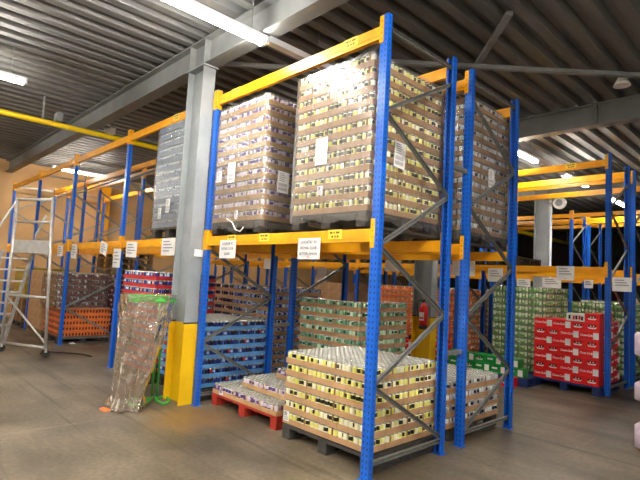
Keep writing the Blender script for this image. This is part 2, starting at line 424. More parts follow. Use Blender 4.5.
# beam local z measured down from the connector top is built upwards from the connector foot
def conn_me():
    b = MB(); b.box(.0428, .0478, -.035, .03, 0, HC); b.box(.002, .0478, -.0365, -.0315, 0, HC)
    for k in range(4): b.box(.018, .026, -.0372, -.0365, .03+.055*k, .045+.055*k, 1)
    return b.mesh('connector', [ORANGE, BROWNINK])
CONN = conn_me()
def conn_me2():
    b = MB(); b.box(-.0478, -.0428, -.035, .03, 0, HC); b.box(-.0478, -.002, -.0365, -.0315, 0, HC)
    for k in range(4): b.box(-.026, -.018, -.0372, -.0365, .03+.055*k, .045+.055*k, 1)
    return b.mesh('connector', [ORANGE, BROWNINK])
CONN2 = conn_me2()
def sticker_me():
    b = MB(); b.box(-.09, .09, -.0012, 0, -.045, .045)
    for x0, x1, z in ((-.065, -.03, .018), (-.02, .0, .018), (.012, .06, .018), (-.045, -.02, -.02), (-.005, .015, -.02), (.025, .05, -.02)):
        b.box(x0, x1, -.0018, -.0012, z-.010, z+.010, 1)
    return b.mesh('load_sticker', [STICK, BROWNINK])
STK = sticker_me()
def beam(x0, x1, y, ztop, label, back=False, stickers=()):
    L = round(x1-x0, 4)
    t = empty('rack_beam', label, 'rack beam', (x0, y, ztop-HC))
    if back: t.rotation_euler = (0, 0, PI); t.location = (x1, y, ztop-HC)
    link('beam_bar', beam_me(L), t); link('connector', CONN, t); link('connector', CONN2, t, (L, 0, 0))
    for sx in stickers: link('load_sticker', STK, t, (sx, -.0252, .13))
    return t
Z1, Z2 = 2.2, 4.04
BAYN = ['nearest', 'second', 'third', 'fourth', 'fifth']
def rack_row(xs, ys, rowname, stick=None, zf=(.77, .13), zb=(.16, .70), levels=((Z1, 'lower'), (Z2, 'upper'))):
    ends = ['nearest end', 'second', 'third', 'fourth', 'fifth', 'sixth', 'seventh']
    pairs = ((ys[0], ys[1], 'front'), (ys[2], ys[3], 'rear')) if len(ys) == 4 else ((ys[0], ys[1], 'front'),)
    for i, x in enumerate(xs):
        for k, (a, b_, nm) in enumerate(pairs):
            w = 'at the nearest end' if i == 0 else ends[i]+' from the near end'
            upright(x, a, b_, f'blue upright frame {w}, {nm} half of the {rowname}', zf[k], zb[k])
    for i in range(len(xs)-1):
        for (z, ln) in levels:
            for k, (a, b_, nm) in enumerate(pairs):
                s = ()
                if stick: s = stick.get((i, ln, nm), ())
                beam(xs[i+1], xs[i], a, z, f'orange {ln} beam, {BAYN[i]} bay, front side of the {nm} half, {rowname}', False, s)
                beam(xs[i+1], xs[i], b_, z, f'orange {ln} beam, {BAYN[i]} bay, back side of the {nm} half, {rowname}', True)
RY = (0., 1.10, 1.4836, 2.597)
xs1 = [-2.8*i for i in range(6)]
rack_row(xs1, RY, 'near rack row', {(0, 'lower', 'front'): (.58, 1.22, 2.31), (0, 'upper', 'front'): (.45, 2.39), (1, 'lower', 'front'): (1.6,), (1, 'upper', 'front'): (1.7,)})
xs2 = [.15-2.8*i for i in range(6)]
rack_row(xs2, tuple(5.86+v for v in RY), 'middle rack row', {(0, 'upper', 'front'): (2.2,)}, zf=(1.9-1.2, .6), zb=(1.3, .0))
rack_row([.45-.05+2.8*1-2.8*i for i in range(1)] + [-2.45+2.8-2.8*i for i in range(5)][0:0] or [.35], (11.7, 12.8), 'far rack row') if False else None
rack_row([.35-2.8*i for i in range(5)], (11.7, 12.8, 13.18, 14.29), 'far rack row', zf=(.7, .7), zb=(.1, .1))
SP = MB().box(-.02, .02, 0, .325, -.02, .02)
for i, x in enumerate(xs1[:2]):
    for zz, nm in ((.97, 'low'), (2.9, 'high')):
        tag(link('row_spacer', MB().box(-.02, .02, 1.131, 1.452, -.02, .02).mesh('row_spacer', [GALV]), None, (x, 0, zz)),
            f'{nm} grey spacer bar between the two blue frames at the {"near end" if i == 0 else "second posts"}', 'row spacer')

# ------------------------------------------------------------------ pallets
PM = {}
def pallet(x0, y0, w, d, z, m, label, h=.144):
    t = empty('pallet', label, 'pallet', (x0+w/2, y0+d/2, z))
    k = (w, d, m.name, h)
    if k not in PM:
        b = MB(); n = max(5, int(d/.13)); pw = d/n
        for i in range(n): b.box(-w/2, w/2, -d/2+i*pw+.004, -d/2+(i+1)*pw-.004, h-.022, h)
        b.box(-w/2, w/2, -d/2+.001, d/2-.001, h-.030, h-.022)
        bl = MB().box(-.055, .055, -.06, .06, .022, h-.03); ru = MB().box(-.055, .055, -d/2, d/2, 0, .022)
        cr = MB().box(-w/2, w/2, -.05, .05, 0, .0215)
        PM[k] = (b.mesh('deck', [m]), bl.mesh('block', [m]), ru.mesh('runner', [m]))
    dk, bl, ru = PM[k]
    link('deck', dk, t)
    for i in (-1, 0, 1):
        link('runner', ru, t, (i*(w/2-.055), 0, 0))
        for j in (-1, 0, 1): link('block', bl, t, (i*(w/2-.055), j*(d/2-.06), 0))
    return t

# ------------------------------------------------------------------ cans and trays
CP = .0645; TH = .122
ALUT = mat('can_lid', (.52, .52, .50), .4, .5)
def can_prof(): return [(.022, .001), (.0278, .007), (.0288, .02), (.0288, .057), (.0288, .093), (.0288, .101), (.0246, .113), (.0250, .117), (.0234, .117), (.0224, .1138)]
def can_mesh(body, logo, top=ALU, band=None, n=14, frac=5, shoulder=None):
    mats = [body, logo, top, band or body, shoulder or body, ALUT]
    def mf(k, j):
        if k == 3: return 1 if (j % n) < frac else 0
        if k == 4: return 4
        if k == 2: return 3
        if k in (-1, 0, 1): return 0
        return 5 if k >= 8 else 2
    b = MB(); b.lathe(can_prof(), n, mf=mf)
    return b.mesh('can', mats)
LIPH = .052
def tray_box(b, w, d, m=0, lip=LIPH, z=0):
    t = .003
    b.box(0, w, 0, d, z, z+.003, m); b.box(t, w-t, CP-.001, CP+.001, z+.003, z+.108, m); b.box(w-CP-.001, w-CP+.001, t, d-t, z+.003, z+.1075, m)  # inner dividers added to block light, so gaps between cans stay dark
    b.box(0, w, 0, t, z+.003, z+lip, m); b.box(0, w, d-t, d, z+.003, z+lip, m)
    b.box(0, t, t, d-t, z+.003, z+lip, m); b.box(w-t, w, t, d-t, z+.003, z+lip, m)
TM = {}
class Kind:
    def __init__(s, name, card, cans, lip=LIPH): s.name = name; s.card = card; s.cans = cans; s.lip = lip
def tray_mesh(kind, nx, ny):
    k = (kind.name, nx, ny)
    if k not in TM:
        b = MB(); tray_box(b, nx*CP, ny*CP, 0, kind.lip); TM[k] = b.mesh('cardboard_tray', [kind.card])
    return TM[k]
def merged_mesh(kind, nx, ny, full, var):
    k = ('m', kind.name, nx, ny, full, var)
    if k not in TM:
        b = MB(); tray_box(b, nx*CP, ny*CP, 0, kind.lip); mats = [kind.card]; rnd = random.Random(var*7+nx)
        for i in range(nx):
            for j in range(ny):
                if not full and j > 0 and i < nx-1: continue
                c = rnd.choice(kind.cans); off = len(mats)
                cm = list(c.materials)
                idx = []
                for q in cm:
                    if q not in mats: mats.append(q)
                    idx.append(mats.index(q))
                r = rnd.random()*6.28; cx = (i+.5)*CP; cy = (j+.5)*CP; base = len(b.v); cr, sr = math.cos(r), math.sin(r)
                for v in c.vertices: b.v.append((cx+v.co.x*cr-v.co.y*sr, cy+v.co.x*sr+v.co.y*cr, v.co.z+.003))
                for p in c.polygons: b.f.append(tuple(base+q for q in p.vertices)); b.m.append(idx[p.material_index]); b.sm.append(p.use_smooth)
        TM[k] = b.mesh('can_tray', mats)
    return TM[k]
ORD = ['first', 'second', 'third', 'fourth', 'fifth', 'sixth', 'seventh', 'eighth', 'ninth', 'tenth', 'eleventh', 'twelfth', 'thirteenth', 'fourteenth']
FR4 = ['front left end', 'front second from left', 'front third from left', 'front right corner']
FR5 = ['front left end', 'front second from left', 'front middle', 'front fourth from left', 'front right corner']
FR3 = ['front left end', 'front middle', 'front right corner']
SD = {3: ['', 'right side middle', 'right side rear'], 4: ['', 'right side second', 'right side third', 'right side rear'], 2: ['', 'right side rear']}
STUFF = MB(); STUFFM = []
def add_stuff(me, x, y, z):
    base = len(STUFF.v); idx = []
    for q in me.materials:
        if q not in STUFFM: STUFFM.append(q)
        idx.append(STUFFM.index(q))
    for v in me.vertices: STUFF.v.append((x+v.co.x, y+v.co.y, z+v.co.z))
    for p in me.polygons: STUFF.f.append(tuple(base+q for q in p.vertices)); STUFF.m.append(idx[p.material_index]); STUFF.sm.append(p.use_smooth)
def crate_tray_mesh(kind, nx, ny):
    k = ('c', kind.name, nx, ny)
    if k not in TM:
        b = MB(); w, d, h = nx*CP, ny*CP, TH-.002; b.box(0, w, .003, d, 0, h); b.box(.003, w, .0, .003, 0, .012); b.box(.003, w, 0, .003, h-.014, h)
        for i in range(nx):
            c = (i+.5)*CP; b.box(c-.017, c+.017, .0015, .0035, .030, .085, 1); b.box(c-.010, c+.010, .001, .0015, .034, .06, 2)
        for j in range(ny):
            c = (j+.5)*CP; b.box(w-.0005, w+.0015, c-.017, c+.017, .030, .085, 1); b.box(w+.0015, w+.002, c-.010, c+.010, .034, .06, 2)
        TM[k] = b.mesh('drink_crate', [kind.card, BLACK, darkr])
    return TM[k]
def stack(kind, layout, x0, y0, z, layers, desc, colour, group, parts=True, top_parts=False, jig=.006, nfx=None, nsy=None, top_full=False, mode=None, only=None, name='can_tray', cat='can tray', noun='can tray', crate=False):
    if layout == 'A': nx, ny, ti, tj = 4, 6, 4, 3
    else: nx, ny, ti, tj = 6, 4, 3, 4
    if nfx: ti = nfx
    if nsy: tj = nsy
    w, d = nx*CP, ny*CP; rnd = random.Random(int(abs(x0*1000+y0*77))); out = {}
    for L in range(layers):
        top = L == layers-1
        for i in range(ti):
            for j in range(tj):
                vis = j == 0 or i == ti-1
                if not vis and not (top and top_full):
                    if top_full and not only: add_stuff(tray_mesh(kind, nx, ny), x0+i*w, y0+j*d, z+L*TH)
                    continue
                lx = x0+i*w+rnd.uniform(-jig, jig)*.4; ly = y0+j*d+rnd.uniform(-jig, jig)*.5; lz = z+L*TH
                var = rnd.randrange(3)
                if mode == 'stuff' or (only and not only(i, j, L)):
                    if mode == 'stuff' or (only and only(i, j, L) is False): add_stuff(merged_mesh(kind, nx, ny, False, var), lx, ly, lz)
                    continue
                if j == 0: pl = {4: FR4, 3: FR3, 5: FR5}[ti][i]
                elif i == ti-1: pl = SD[tj][j]
                else: pl = f'top row {["one","two","three","four"][j]} {["left","second","third","fourth"][i]}'
                lab = f'{colour} {noun}, {ORD[L]} layer up, {pl}, {desc}'
                if not parts:
                    o = link(name, crate_tray_mesh(kind, nx, ny) if crate else merged_mesh(kind, nx, ny, top and top_full, var), None, (lx, ly, lz)); tag(o, lab, cat, group)
                    out[(i, j, L)] = o; continue
                t = empty(name, lab, cat, (lx, ly, lz), 0, group); out[(i, j, L)] = t
                link('cardboard_tray', tray_mesh(kind, nx, ny), t)
                for a in range(nx):
                    for c in range(ny):
                        ok = (top and top_parts) or (c == 0 and j == 0) or (a == nx-1 and i == ti-1)
                        if not ok: continue
                        link('can', rnd.choice(kind.cans), t, ((a+.5)*CP, (c+.5)*CP, .003), rnd.random()*6.28)
    return out

yb = mat('can_yellow', (.89, .88, .50), .35, .2); yb2 = mat('can_pale_yellow', (.95, .95, .84), .35, .25)
whi = mat('can_white', (.86, .88, .90), .35, .25); lav = mat('can_lavender', (.88, .83, .89), .35, .25); pur = mat('can_purple', (.36, .27, .52), .35, .2)
sil = mat('can_silver', (.72, .73, .74), .3, .6)
blk = mat('can_black_print', (.08, .08, .08), .4)
grnc = mat('can_green', (.40, .62, .50), .35, .3); dgr = mat('can_dark_green', (.10, .28, .24), .35, .2); pgr = mat('can_pale_green', (.74, .86, .74), .35, .3)
blu = mat('can_blue', (.14, .20, .52), .35, .2); dbl = mat('can_navy', (.09, .11, .27), .35, .2); lbl = mat('can_light_blue', (.62, .72, .90), .35, .2)
redc = mat('can_red', (.75, .10, .12), .35, .2); bluetray = noisy('blue_tray', (.36, .60, .84), (.32, .55, .79), 6, .5)
redtray = noisy('red_tray', (.80, .17, .20), (.72, .14, .17), 6, .5); greyblue = noisy('greyblue_tray', (.55, .63, .74), (.49, .56, .66), 5, .5)
orat = noisy('orange_tray', (.90, .48, .20), (.82, .40, .16), 6, .55); peach = mat('can_peach', (.95, .80, .62), .4); darkr = noisy('dark_red_card', (.45, .12, .13), (.36, .10, .1), 5, .6)
lgre = mat('can_lime_white', (.84, .90, .76), .35, .2); mgr = mat('can_mid_green', (.45, .66, .36), .35, .2); lgt = noisy('green_tray', (.42, .58, .36), (.36, .5, .3), 6, .6)
Y = Kind('yellow', CARD, [can_mesh(yb, blk, frac=7), can_mesh(yb, blk, frac=8), can_mesh(yb2, blk, frac=7), can_mesh(yb, blk, frac=7, shoulder=yb2), can_mesh(yb2, yb, frac=7)])
P = Kind('purple', CARDL, [can_mesh(lav, pur, frac=6), can_mesh(lav, pur, frac=7), can_mesh(pur, lav, frac=8), can_mesh(lav, pur, frac=5, shoulder=whi)])
W = Kind('white', CARD, [can_mesh(whi, blk, frac=6), can_mesh(sil, dbl, frac=7), can_mesh(whi, sil, frac=5, band=sil)])
G = Kind('green', CARD, [can_mesh(grnc, pgr, frac=5, shoulder=dgr), can_mesh(pgr, dgr, frac=4, shoulder=pgr), can_mesh(grnc, dgr, frac=5)])
B = Kind('blue', bluetray, [can_mesh(blu, dbl, frac=5, n=10), can_mesh(dbl, redc, frac=2, n=10), can_mesh(blu, lbl, frac=3, n=10)])
R = Kind('red', redtray, [can_mesh(blu, whi, frac=4, n=10), can_mesh(blu, whi, frac=3, n=10), can_mesh(dbl, lbl, frac=3, n=10)])
BR1 = Kind('brownred', CARD, [can_mesh(dbl, redc, frac=4, n=10), can_mesh(whi, redc, frac=5, n=10), can_mesh(dbl, blk, frac=4, n=10)])
BR2 = Kind('brownblue', CARD, [can_mesh(lbl, blu, frac=5, n=10), can_mesh(whi, blu, frac=5, n=10), can_mesh(blu, lbl, frac=5, n=10)])
GB = Kind('greyblue', greyblue, [can_mesh(sil, dbl, frac=4, n=10), can_mesh(lbl, blk, frac=4, n=10), can_mesh(lbl, whi, frac=4, n=10)], .075)
O = Kind('orange', orat, [can_mesh(redc, blk, frac=5, n=8), can_mesh(orat, blk, frac=3, n=8), can_mesh(peach, redc, frac=4, n=8)], .07)
OC = Kind('orangewhite', orat, [can_mesh(orat, peach, frac=3, n=8), can_mesh(peach, orat, frac=4, n=8)], .045)
DW = Kind('darkwrap', darkr, [can_mesh(lav, darkr, frac=6, n=8), can_mesh(darkr, lav, frac=3, n=8), can_mesh(darkr, blk, frac=5, n=8, top=darkr)], .06)
LG = Kind('lime', lgt, [can_mesh(lgre, mgr, frac=4, n=8), can_mesh(mgr, lgre, frac=5, n=8)], .03)
PG = Kind('palegrey', CARDL, [can_mesh(sil, lgre, frac=4, n=8), can_mesh(lgre, mgr, frac=3, n=8)], .05)

ZP = .144; ZU = 2.145
# upper level, near row
pallet(-1.145, .0, 1.0, 1.17, ZU, PALD, 'dark pallet on the upper beams under the wrapped yellow stack')
stack(Y, 'A', -1.16, .0, ZU+ZP, 12, 'wrapped stack above', 'yellow', 'trays of the wrapped yellow stack')
pallet(-2.715, .0, 1.0, 1.17, ZU, PALD, 'dark pallet on the upper beams under the wrapped purple stack')
stack(P, 'A', -2.73, .0, ZU+ZP, 12, 'wrapped stack above', 'purple', 'trays of the wrapped purple stack')
pallet(-1.155, 1.6, 1.0, 1.17, ZU, PALD, 'dark pallet on the rear upper beams at the right end')
stack(W, 'A', -1.17, 1.6, ZU+ZP, 13, 'wrapped rear stack above', 'white', 'trays of the wrapped rear stack', only=lambda i, j, L: i == 3)
pallet(-4.46, .0, 1.0, 1.17, ZU, PALD, 'dark pallet on the upper beams left of the grey column')
stack(GB, 'A', -4.47, .0, ZU+ZP, 13, 'stack above left of column', 'grey blue', 'trays of the grey blue stack', parts=False, name='printed_tray', cat='drink tray', noun='printed tray')
# ground level, near row
pallet(-1.25, .12, 1.18, 1.05, 0, PALD, 'black pallet on the floor under the low yellow can stack')
lowy = stack(Y, 'B', -1.255, .12, ZP+.012, 6, 'low floor stack', 'yellow', 'trays of the low yellow stack', top_parts=True, top_full=True)
pallet(-2.76, .2, 1.31, 1.05, 0, PALR, 'red pallet on the floor under the low purple cans')
lowp = stack(P, 'A', -2.755, .2, ZP, 1, 'red pallet', 'purple', 'purple trays on the red pallet', top_parts=True, nfx=5, top_full=True, only=lambda i, j, L: True if (j == 0 or i == 0) else None)
P2 = stack(P, 'A', -2.42, .40, ZP+TH, 1, 'upper tier on red pallet', 'purple', 'purple trays on the red pallet', top_parts=True, nfx=4, nsy=2, top_full=True)
P3 = stack(P, 'A', -2.14, .72, ZP+2*TH, 1, 'topmost tier on red pallet', 'purple', 'purple trays on the red pallet', top_parts=True, nfx=3, nsy=1)
pallet(-1.14, 1.5, 1.0, 1.08, 0, PALD, 'black pallet under the low white can stack at the rear post')
stack(W, 'A', -1.15, 1.42, ZP, 4, 'low rear stack', 'white', 'trays of the low white stack', top_parts=True, top_full=True, only=lambda i, j, L: True if (i == 3 or L == 3) else None)
pallet(-2.66, 1.5, 1.2, 1.05, 0, PALD, 'black pallet under the green can stack')
stack(G, 'B', -2.64, 1.5, ZP+.02, 10, 'stack behind the yellow', 'green', 'trays of the green stack', only=lambda i, j, L: L >= 5)
pallet(-4.13, .12, 1.2, 1.05, 0, PALD, 'black pallet under the blue tray stack')
stack(B, 'B', -4.11, .12, ZP+.02, 7, 'stack behind the post', 'blue', 'trays of the blue stack', parts=False, top_full=True, name='printed_tray', cat='drink tray', noun='printed tray')
pallet(-5.36, -.02, 1.2, 1.05, 0, PALD, 'dark pallet under the red can tray stack')
stack(R, 'B', -5.33, -.02, ZP+.02, 12, 'stack left of column', 'red', 'trays of the red stack', parts=False, name='printed_tray', cat='drink tray', noun='printed tray')
pallet(-5.50, 1.55, 1.04, 1.17, 0, PALD, 'dark pallet under the brown trays of red and dark cans')
stack(BR1, 'A', -5.50, 1.55, ZP, 11, 'rear dark can stack', 'brown', '', mode='stuff')
pallet(-4.43, 1.5, 1.2, 1.05, 0, PALD, 'dark pallet under the brown trays of blue and white cans')
stack(BR2, 'B', -4.42, 1.5, ZP, 11, 'rear blue can stack', 'brown', '', mode='stuff')
# far left bays
pallet(-9.72, -.02, 1.2, 1.05, 0, PALD, 'dark pallet under the orange tray stack')
stack(O, 'B', -9.71, .0, ZP-.02, 5, 'stack far left', 'orange', 'crates of the orange stack', parts=False, crate=True, name='drink_crate', cat='crate', noun='drink crate')
stack(DW, 'B', -9.69, -.10, ZP-.02+5*TH+.02, 6, 'on the orange stack', 'dark red', 'dark packs on the orange stack', parts=False, name='shrink_pack', cat='can pack', noun='can pack')
tag(link('cardboard_sheet', MB().box(0, 1.2, 0, 1.08, 0, .016).mesh('cardboard_sheet', [CARD]), None, (-9.70, -.07, ZP-.02+5*TH+.002)), 'flat cardboard sheet between the orange and the dark red trays', 'cardboard sheet')
pallet(-11.05, 1.52, 1.2, 1.05, 0, PALD, 'dark pallet under the rear dark red stack at the left')
stack(DW, 'B', -11.05, 1.52, ZP, 11, 'rear stack far left', 'dark red', 'packs of the rear dark red stack', parts=False, name='shrink_pack', cat='can pack', noun='can pack')
for k in range(4):
    pallet(-11.03, 1.54, 1.2, 1.0, ZP+11*TH+.002+k*.145, PALW, f'empty wooden pallet, {["lowest","second","third","topmost"][k]} of the small pile on the far left stack')
def carton_me(w, d, h, m, tape=CARDL):
    b = MB(); b.box(0, w, 0, d, 0, h); b.box(w*.46, w*.54, -.001, d+.001, .0, h+.001, 1); b.box(0-.0008, w+.0008, -.0008, d+.0008, h*.985, h*.998, 1)
    return b.mesh('carton', [m, tape])
def cartons(x0, y0, z, nx, ny, nz, w, d, h, m, desc, colour, grp):
    me = carton_me(w*.985, d*.985, h*.985, m)
    for k in range(nz):
        for i in range(nx):
            for j in range(ny):
                if j and i < nx-1: continue
                pl = ('front ' + ['left', 'second', 'third', 'fourth'][i]) if j == 0 else (f'side {["","second","third","fourth"][j]}' if i == nx-1 else f'top row {j+1} {["left","second","third","fourth"][i]}')
                tag(link('carton', me, None, (x0+i*w, y0+j*d, z+k*h)), f'{colour} carton, {ORD[k]} layer up, {pl}, {desc}', 'carton', grp)
pallet(-11.08, -.02, 1.2, 1.05, 0, PALW, 'wooden pallet under the brown cartons behind the ladder')
cartons(-11.08, -.02, ZP, 3, 3, 6, .4, .35, .225, CARD, 'stack behind the ladder', 'brown', 'cartons behind the ladder')
yelc = noisy('yellow_crate', (.72, .62, .12), (.55, .48, .12), 9, .5)
pallet(-12.75, -.02, 1.2, 1.05, .0, PALD, 'dark pallet under the yellow boxes left of the ladder')
cartons(-12.75, -.02, .75, 3, 3, 4, .4, .35, .2, yelc, 'stack left of ladder', 'yellow', 'yellow boxes left of the ladder')
cartons(-12.75, -.02, ZP, 3, 3, 3, .4, .35, .2, CARDD, 'base of the yellow boxes', 'dark', 'dark boxes left of the ladder')

# stretch film round the high loads
def film(x0, x1, y0, y1, z0, z1, label, m=FILM, seed=1, e=.014):
    rnd = random.Random(seed); per = []; n = 14
    def side(a, b_, k):
        for i in range(k): per.append((a[0]+(b_[0]-a[0])*i/k, a[1]+(b_[1]-a[1])*i/k))
    x0 -= e; x1 += e; y0 -= e; y1 += e
    side((x0, y0), (x1, y0), n); side((x1, y0), (x1, y1), n); side((x1, y1), (x0, y1), n); side((x0, y1), (x0, y0), n)
    nv = 22; cx, cy = (x0+x1)/2, (y0+y1)/2
    def fn(i, j):
        px, py = per[i]; o = rnd.uniform(0, .007)
        corner = i % n == 0
        if not corner:
            if abs(py-y0) < 1e-6: py -= o
            elif abs(px-x1) < 1e-6: px += o
            elif abs(py-y1) < 1e-6: py += o
            else: px -= o
        return (px, py, z0+(z1-z0)*j/(nv-1)+(rnd.uniform(-.03, .03) if j == 0 else 0))
    b = MB(); b.grid(fn, len(per), nv, closed=True)
    return tag(link('stretch_film', b.mesh('stretch_film', [m])), label, 'stretch film')
def paper_label(parent, loc, w, h, face='front', tilt=0., bars=True):
    b = MB(); b.box(-w/2, w/2, -.001, 0, -h/2, h/2)
    for k in range(5): b.box(-w*.38, w*(.05+.07*(k % 3)), -.0014, -.001, h*(.40-.085*k)-.004, h*(.40-.085*k)+.004, 1)
    if bars:
        for r in range(2):
            for k in range(9): b.box(-w*.38+k*w*.085, -w*.38+k*w*.085+w*.045, -.0014, -.001, -h*.20-r*h*.2, -h*.05-r*h*.2, 2)
    o = link('paper_label', b.mesh('paper_label', [WHITEP, INKG, INKG]), parent, loc)
    o.rotation_euler = (0, tilt, PI/2 if face == 'side' else 0)
    return o
f1 = film(-1.16, -.128, .0, 1.161, ZU+.06, ZU+ZP+12*TH+.004, 'clear stretch film around the tall yellow can stack', FILM, 1)
f2 = film(-2.73, -1.698, .0, 1.161, ZU+.04, ZU+ZP+12*TH+.004, 'clear stretch film around the tall purple can stack', FILM2, 2)
f3 = film(-1.17, -.138, 1.6, 2.761, ZU+.06, ZU+ZP+13*TH+.004, 'shiny stretch film around the tall white can stack at the rear', FILM2, 3)
f4 = film(-4.47, -3.438, .0, 1.161, ZU+.10, ZU+ZP+13*TH+.004, 'stretch film around the grey blue stack left of the column', FILM, 4)
yo = -.0235
for f, l in ((f1, ((-.74, yo, 2.91, .17, .27), (-.73, yo, 2.515, .07, .09))), (f2, ((-2.33, yo, 2.89, .16, .25), (-2.6, yo, 2.87, .12, .14), (-2.16, yo, 2.36, .06, .1)))):
    for x, y, z, w, h in l: paper_label(f, (x, y, z), w, h)
paper_label(f1, (-.128+.0235, .41, 2.87), .17, .25, 'side', .05)
paper_label(f2, (-1.698+.0235, .02+.25, 2.75), .17, .25, 'side', .03)
paper_label(f3, (-.138+.0235, 2.25, 2.98), .15, .22, 'side')
paper_label(f4, (-3.95, yo, 2.6), .12, .2); paper_label(f4, (-4.2, yo, 2.5), .1, .16)
f5 = film(-9.69, -8.53, -.10, .932, ZP+5*TH, ZP+11*TH+.02, 'glossy stretch film around the dark red packs on the orange crates', FILM2, 5)
# torn tail of film over the purple stack's pallet
b = MB(); b.tube([(-2.35, -.03, 2.32), (-2.22, -.032, 2.27), (-2.14, -.032, 2.18), (-2.04, -.034, 2.155), (-1.98, -.034, 2.2)], .008, 6)
link('film_tail', b.mesh('film_tail', [WHITE]), f2)
# paper label on the low yellow stack, on the red pallet load
o = paper_label(lowy[(0, 0, 0)], (.06, -.004, .075), .085, .10)
o = paper_label(lowp[(0, 0, 0)], (.2, -.004, .03), .09, .045, bars=False)

# ------------------------------------------------------------------ crates of the middle row
def crate_me(w, h, d, kind, cm, dark):
    b = MB(); t = .012
    b.box(0, w, .006, d, 0, h)                                   # body
    b.box(0, w, 0, .006, 0, .012); b.box(0, w, 0, .006, h-.012, h); b.box(0, .012, 0, .006, .012, h-.012); b.box(w-.012, w, 0, .006, .012, h-.012)
    if kind == 'end':
        b.box(w*.22, w*.78, .002, .0065, h*.50, h*.74, 1)        # hand hole
        b.box(w*.25, w*.75, .001, .007, h*.30, h*.42, 2); b.box(w*.20, w*.32, .001, .007, h*.38, h*.48, 2); b.box(w*.68, w*.8, .001, .007, h*.38, h*.48, 2)
        b.box(w*.36, w*.44, .0005, .0065, h*.52, h*.66, 2); b.box(w*.56, w*.64, .0005, .0065, h*.52, h*.66, 2)
    return b.mesh('crate_body', [cm, dark, WHITE])
CRB = {}
for cm, dk, nm in ((RED, REDD, 'r'), (GRN, GRND, 'g')):
    CRB[nm+'L'] = crate_me(.306, .146, .216, 'long', cm, dk); CRB[nm+'E'] = crate_me(.216, .146, .306, 'end', cm, dk)
CLAB = MB().box(0, .085, -.002, .006, .02, .128).mesh('side_label', [WHITEP])
def crate(c, k, x, y, z, label, grp, logo=True, rz=0., lab=True):
    t = empty('bottle_crate', label, 'bottle crate', (x, y, z), rz, grp)
    link('crate_body', CRB[c+k], t)
    if k == 'L':
        if lab: link('side_label', CLAB, t, (.216, 0, 0))
        if logo and c == 'r': text_on('Coca-Cola', .047, WHITE, t, (.106, .0045, .078), shear=.3, name='logo')
        elif c == 'g': link('hand_hole', MB().box(.05, .15, .0, .0065, .075, .105).mesh('hand_hole', [WHITE]), t)
    return t
CX0, CY0 = -.985, 5.70
pallet(CX0-.04, CY0-.04, 1.12, 1.05, 0, PALB, 'blue pallet under the tall block of red bottle crates')
ROWN = ORD
for r in range(7):
    z = ZP+r*.148
    seq = ('L', 'L', 'E', 'E') if r % 2 == 0 else ('E', 'E', 'L', 'L')
    x = CX0
    for i, k in enumerate(seq):
        crate('r', k, x, CY0, z, f'red bottle crate, {ROWN[r]} layer up, {["left end","second from left","third from left","right corner"][i]} of front, red block', 'red bottle crates')
        x += .309 if k == 'L' else .219
    y = CY0+(.31 if seq[-1] == 'E' else .22)
    for j in range(3):
        crate('r', 'L', x-.003, y+.0, z, f'red bottle crate, {ROWN[r]} layer up, right side {["second","third","rear"][j]} of red block', 'red bottle crates', rz=PI/2, lab=True) if False else None
        w = .31 if (j+r) % 2 == 0 else .22
        crate('r', 'L' if w > .3 else 'E', x-.003, y, z, f'red bottle crate, {ROWN[r]} layer up, right side {["second","third","rear"][j]} of red block', 'red bottle crates', rz=PI/2)
        y += w
    if r == 6:   # the open top of the block
        for i in range(3): 
            for j in range(2): crate('r', 'L', CX0+.02+i*.31, CY0+.33+j*.24, z, f'red bottle crate, top layer, inner row {["one","two"][j]}, {["left","middle","right"][i]}, red block', 'red bottle crates', logo=False, lab=False)
zt = ZP+7*.148
crate('r', 'E', CX0+.835, CY0, zt, 'single red bottle crate standing on top of the red block at right', None)
crate('r', 'E', CX0+.84, CY0+.40, zt, 'single red bottle crate standing at the rear on top of the red block', None)
cb = MB().box(0, .29, 0, .2, 0, .13)
for i, (xx, zz) in enumerate(((.05, .06), (.12, .055), (.16, .06), (.21, .06), (.25, .05))):
    cb.box(xx-.016, xx+.016, -.001, 0, zz-.03, zz+.035, 1 if i != 1 and i != 3 else 2)
c1 = tag(link('white_carton', cb.mesh('white_carton', [WHITE, BLACK, REDX]), None, (CX0+.54, CY0, zt)), 'white carton with red and black print on top of the red crates', 'carton')
# green crates on their blue pallets
pallet(-2.42, 5.22, 1.2, .62, 0, PALB, 'blue pallet under the left part of the green crates')
for L in range(2):
    for i in range(6):
        k = 'E' if (i+L) % 2 == 0 else 'L'
    x = -2.43
    for i, k in enumerate(('L', 'E', 'L', 'L', 'L') if L == 0 else ('E', 'L', 'E', 'L', 'L')):
        crate('g', k, x, 5.24, ZP+L*.148, f'green bottle crate, {"lower" if L == 0 else "upper"} layer, {["left end","second from left","third from left","fourth from left","right end"][i]} of green crates', 'green bottle crates')
        x += .309 if k == 'L' else .219
pallet(-1.20, 5.22, .31, .62, 0, PALB, 'narrow blue pallet end under the right part of the green crates')
crate('r', 'E', -1.27, 5.0, .0, 'red and white crate standing alone on the floor before the green crates', None)
pallet(-1.98, 6.05, 1.04, 1.17, 0, PALB, 'blue pallet under the tall lime green can stack')
stack(LG, 'A', -1.97, 6.05, ZP, 13, 'behind green crates', 'lime green', 'packs of the lime green stack', parts=False, name='shrink_pack', cat='can pack', noun='can pack')
pallet(-3.86, 5.56, 1.1, .34, 0, PALB, 'blue pallet under the few red crates behind the blue posts')
for L in range(2):
    for i, k in enumerate(('L', 'L', 'E', 'E')):
        crate('r', k, -3.84+[0, .309, .62, .84][i], 5.58, ZP+L*.148, f'red bottle crate, {"lower" if L == 0 else "upper"} layer, {["left end","second","third","right end"][i]} of the low row behind the yellow column guard', 'low red crates')

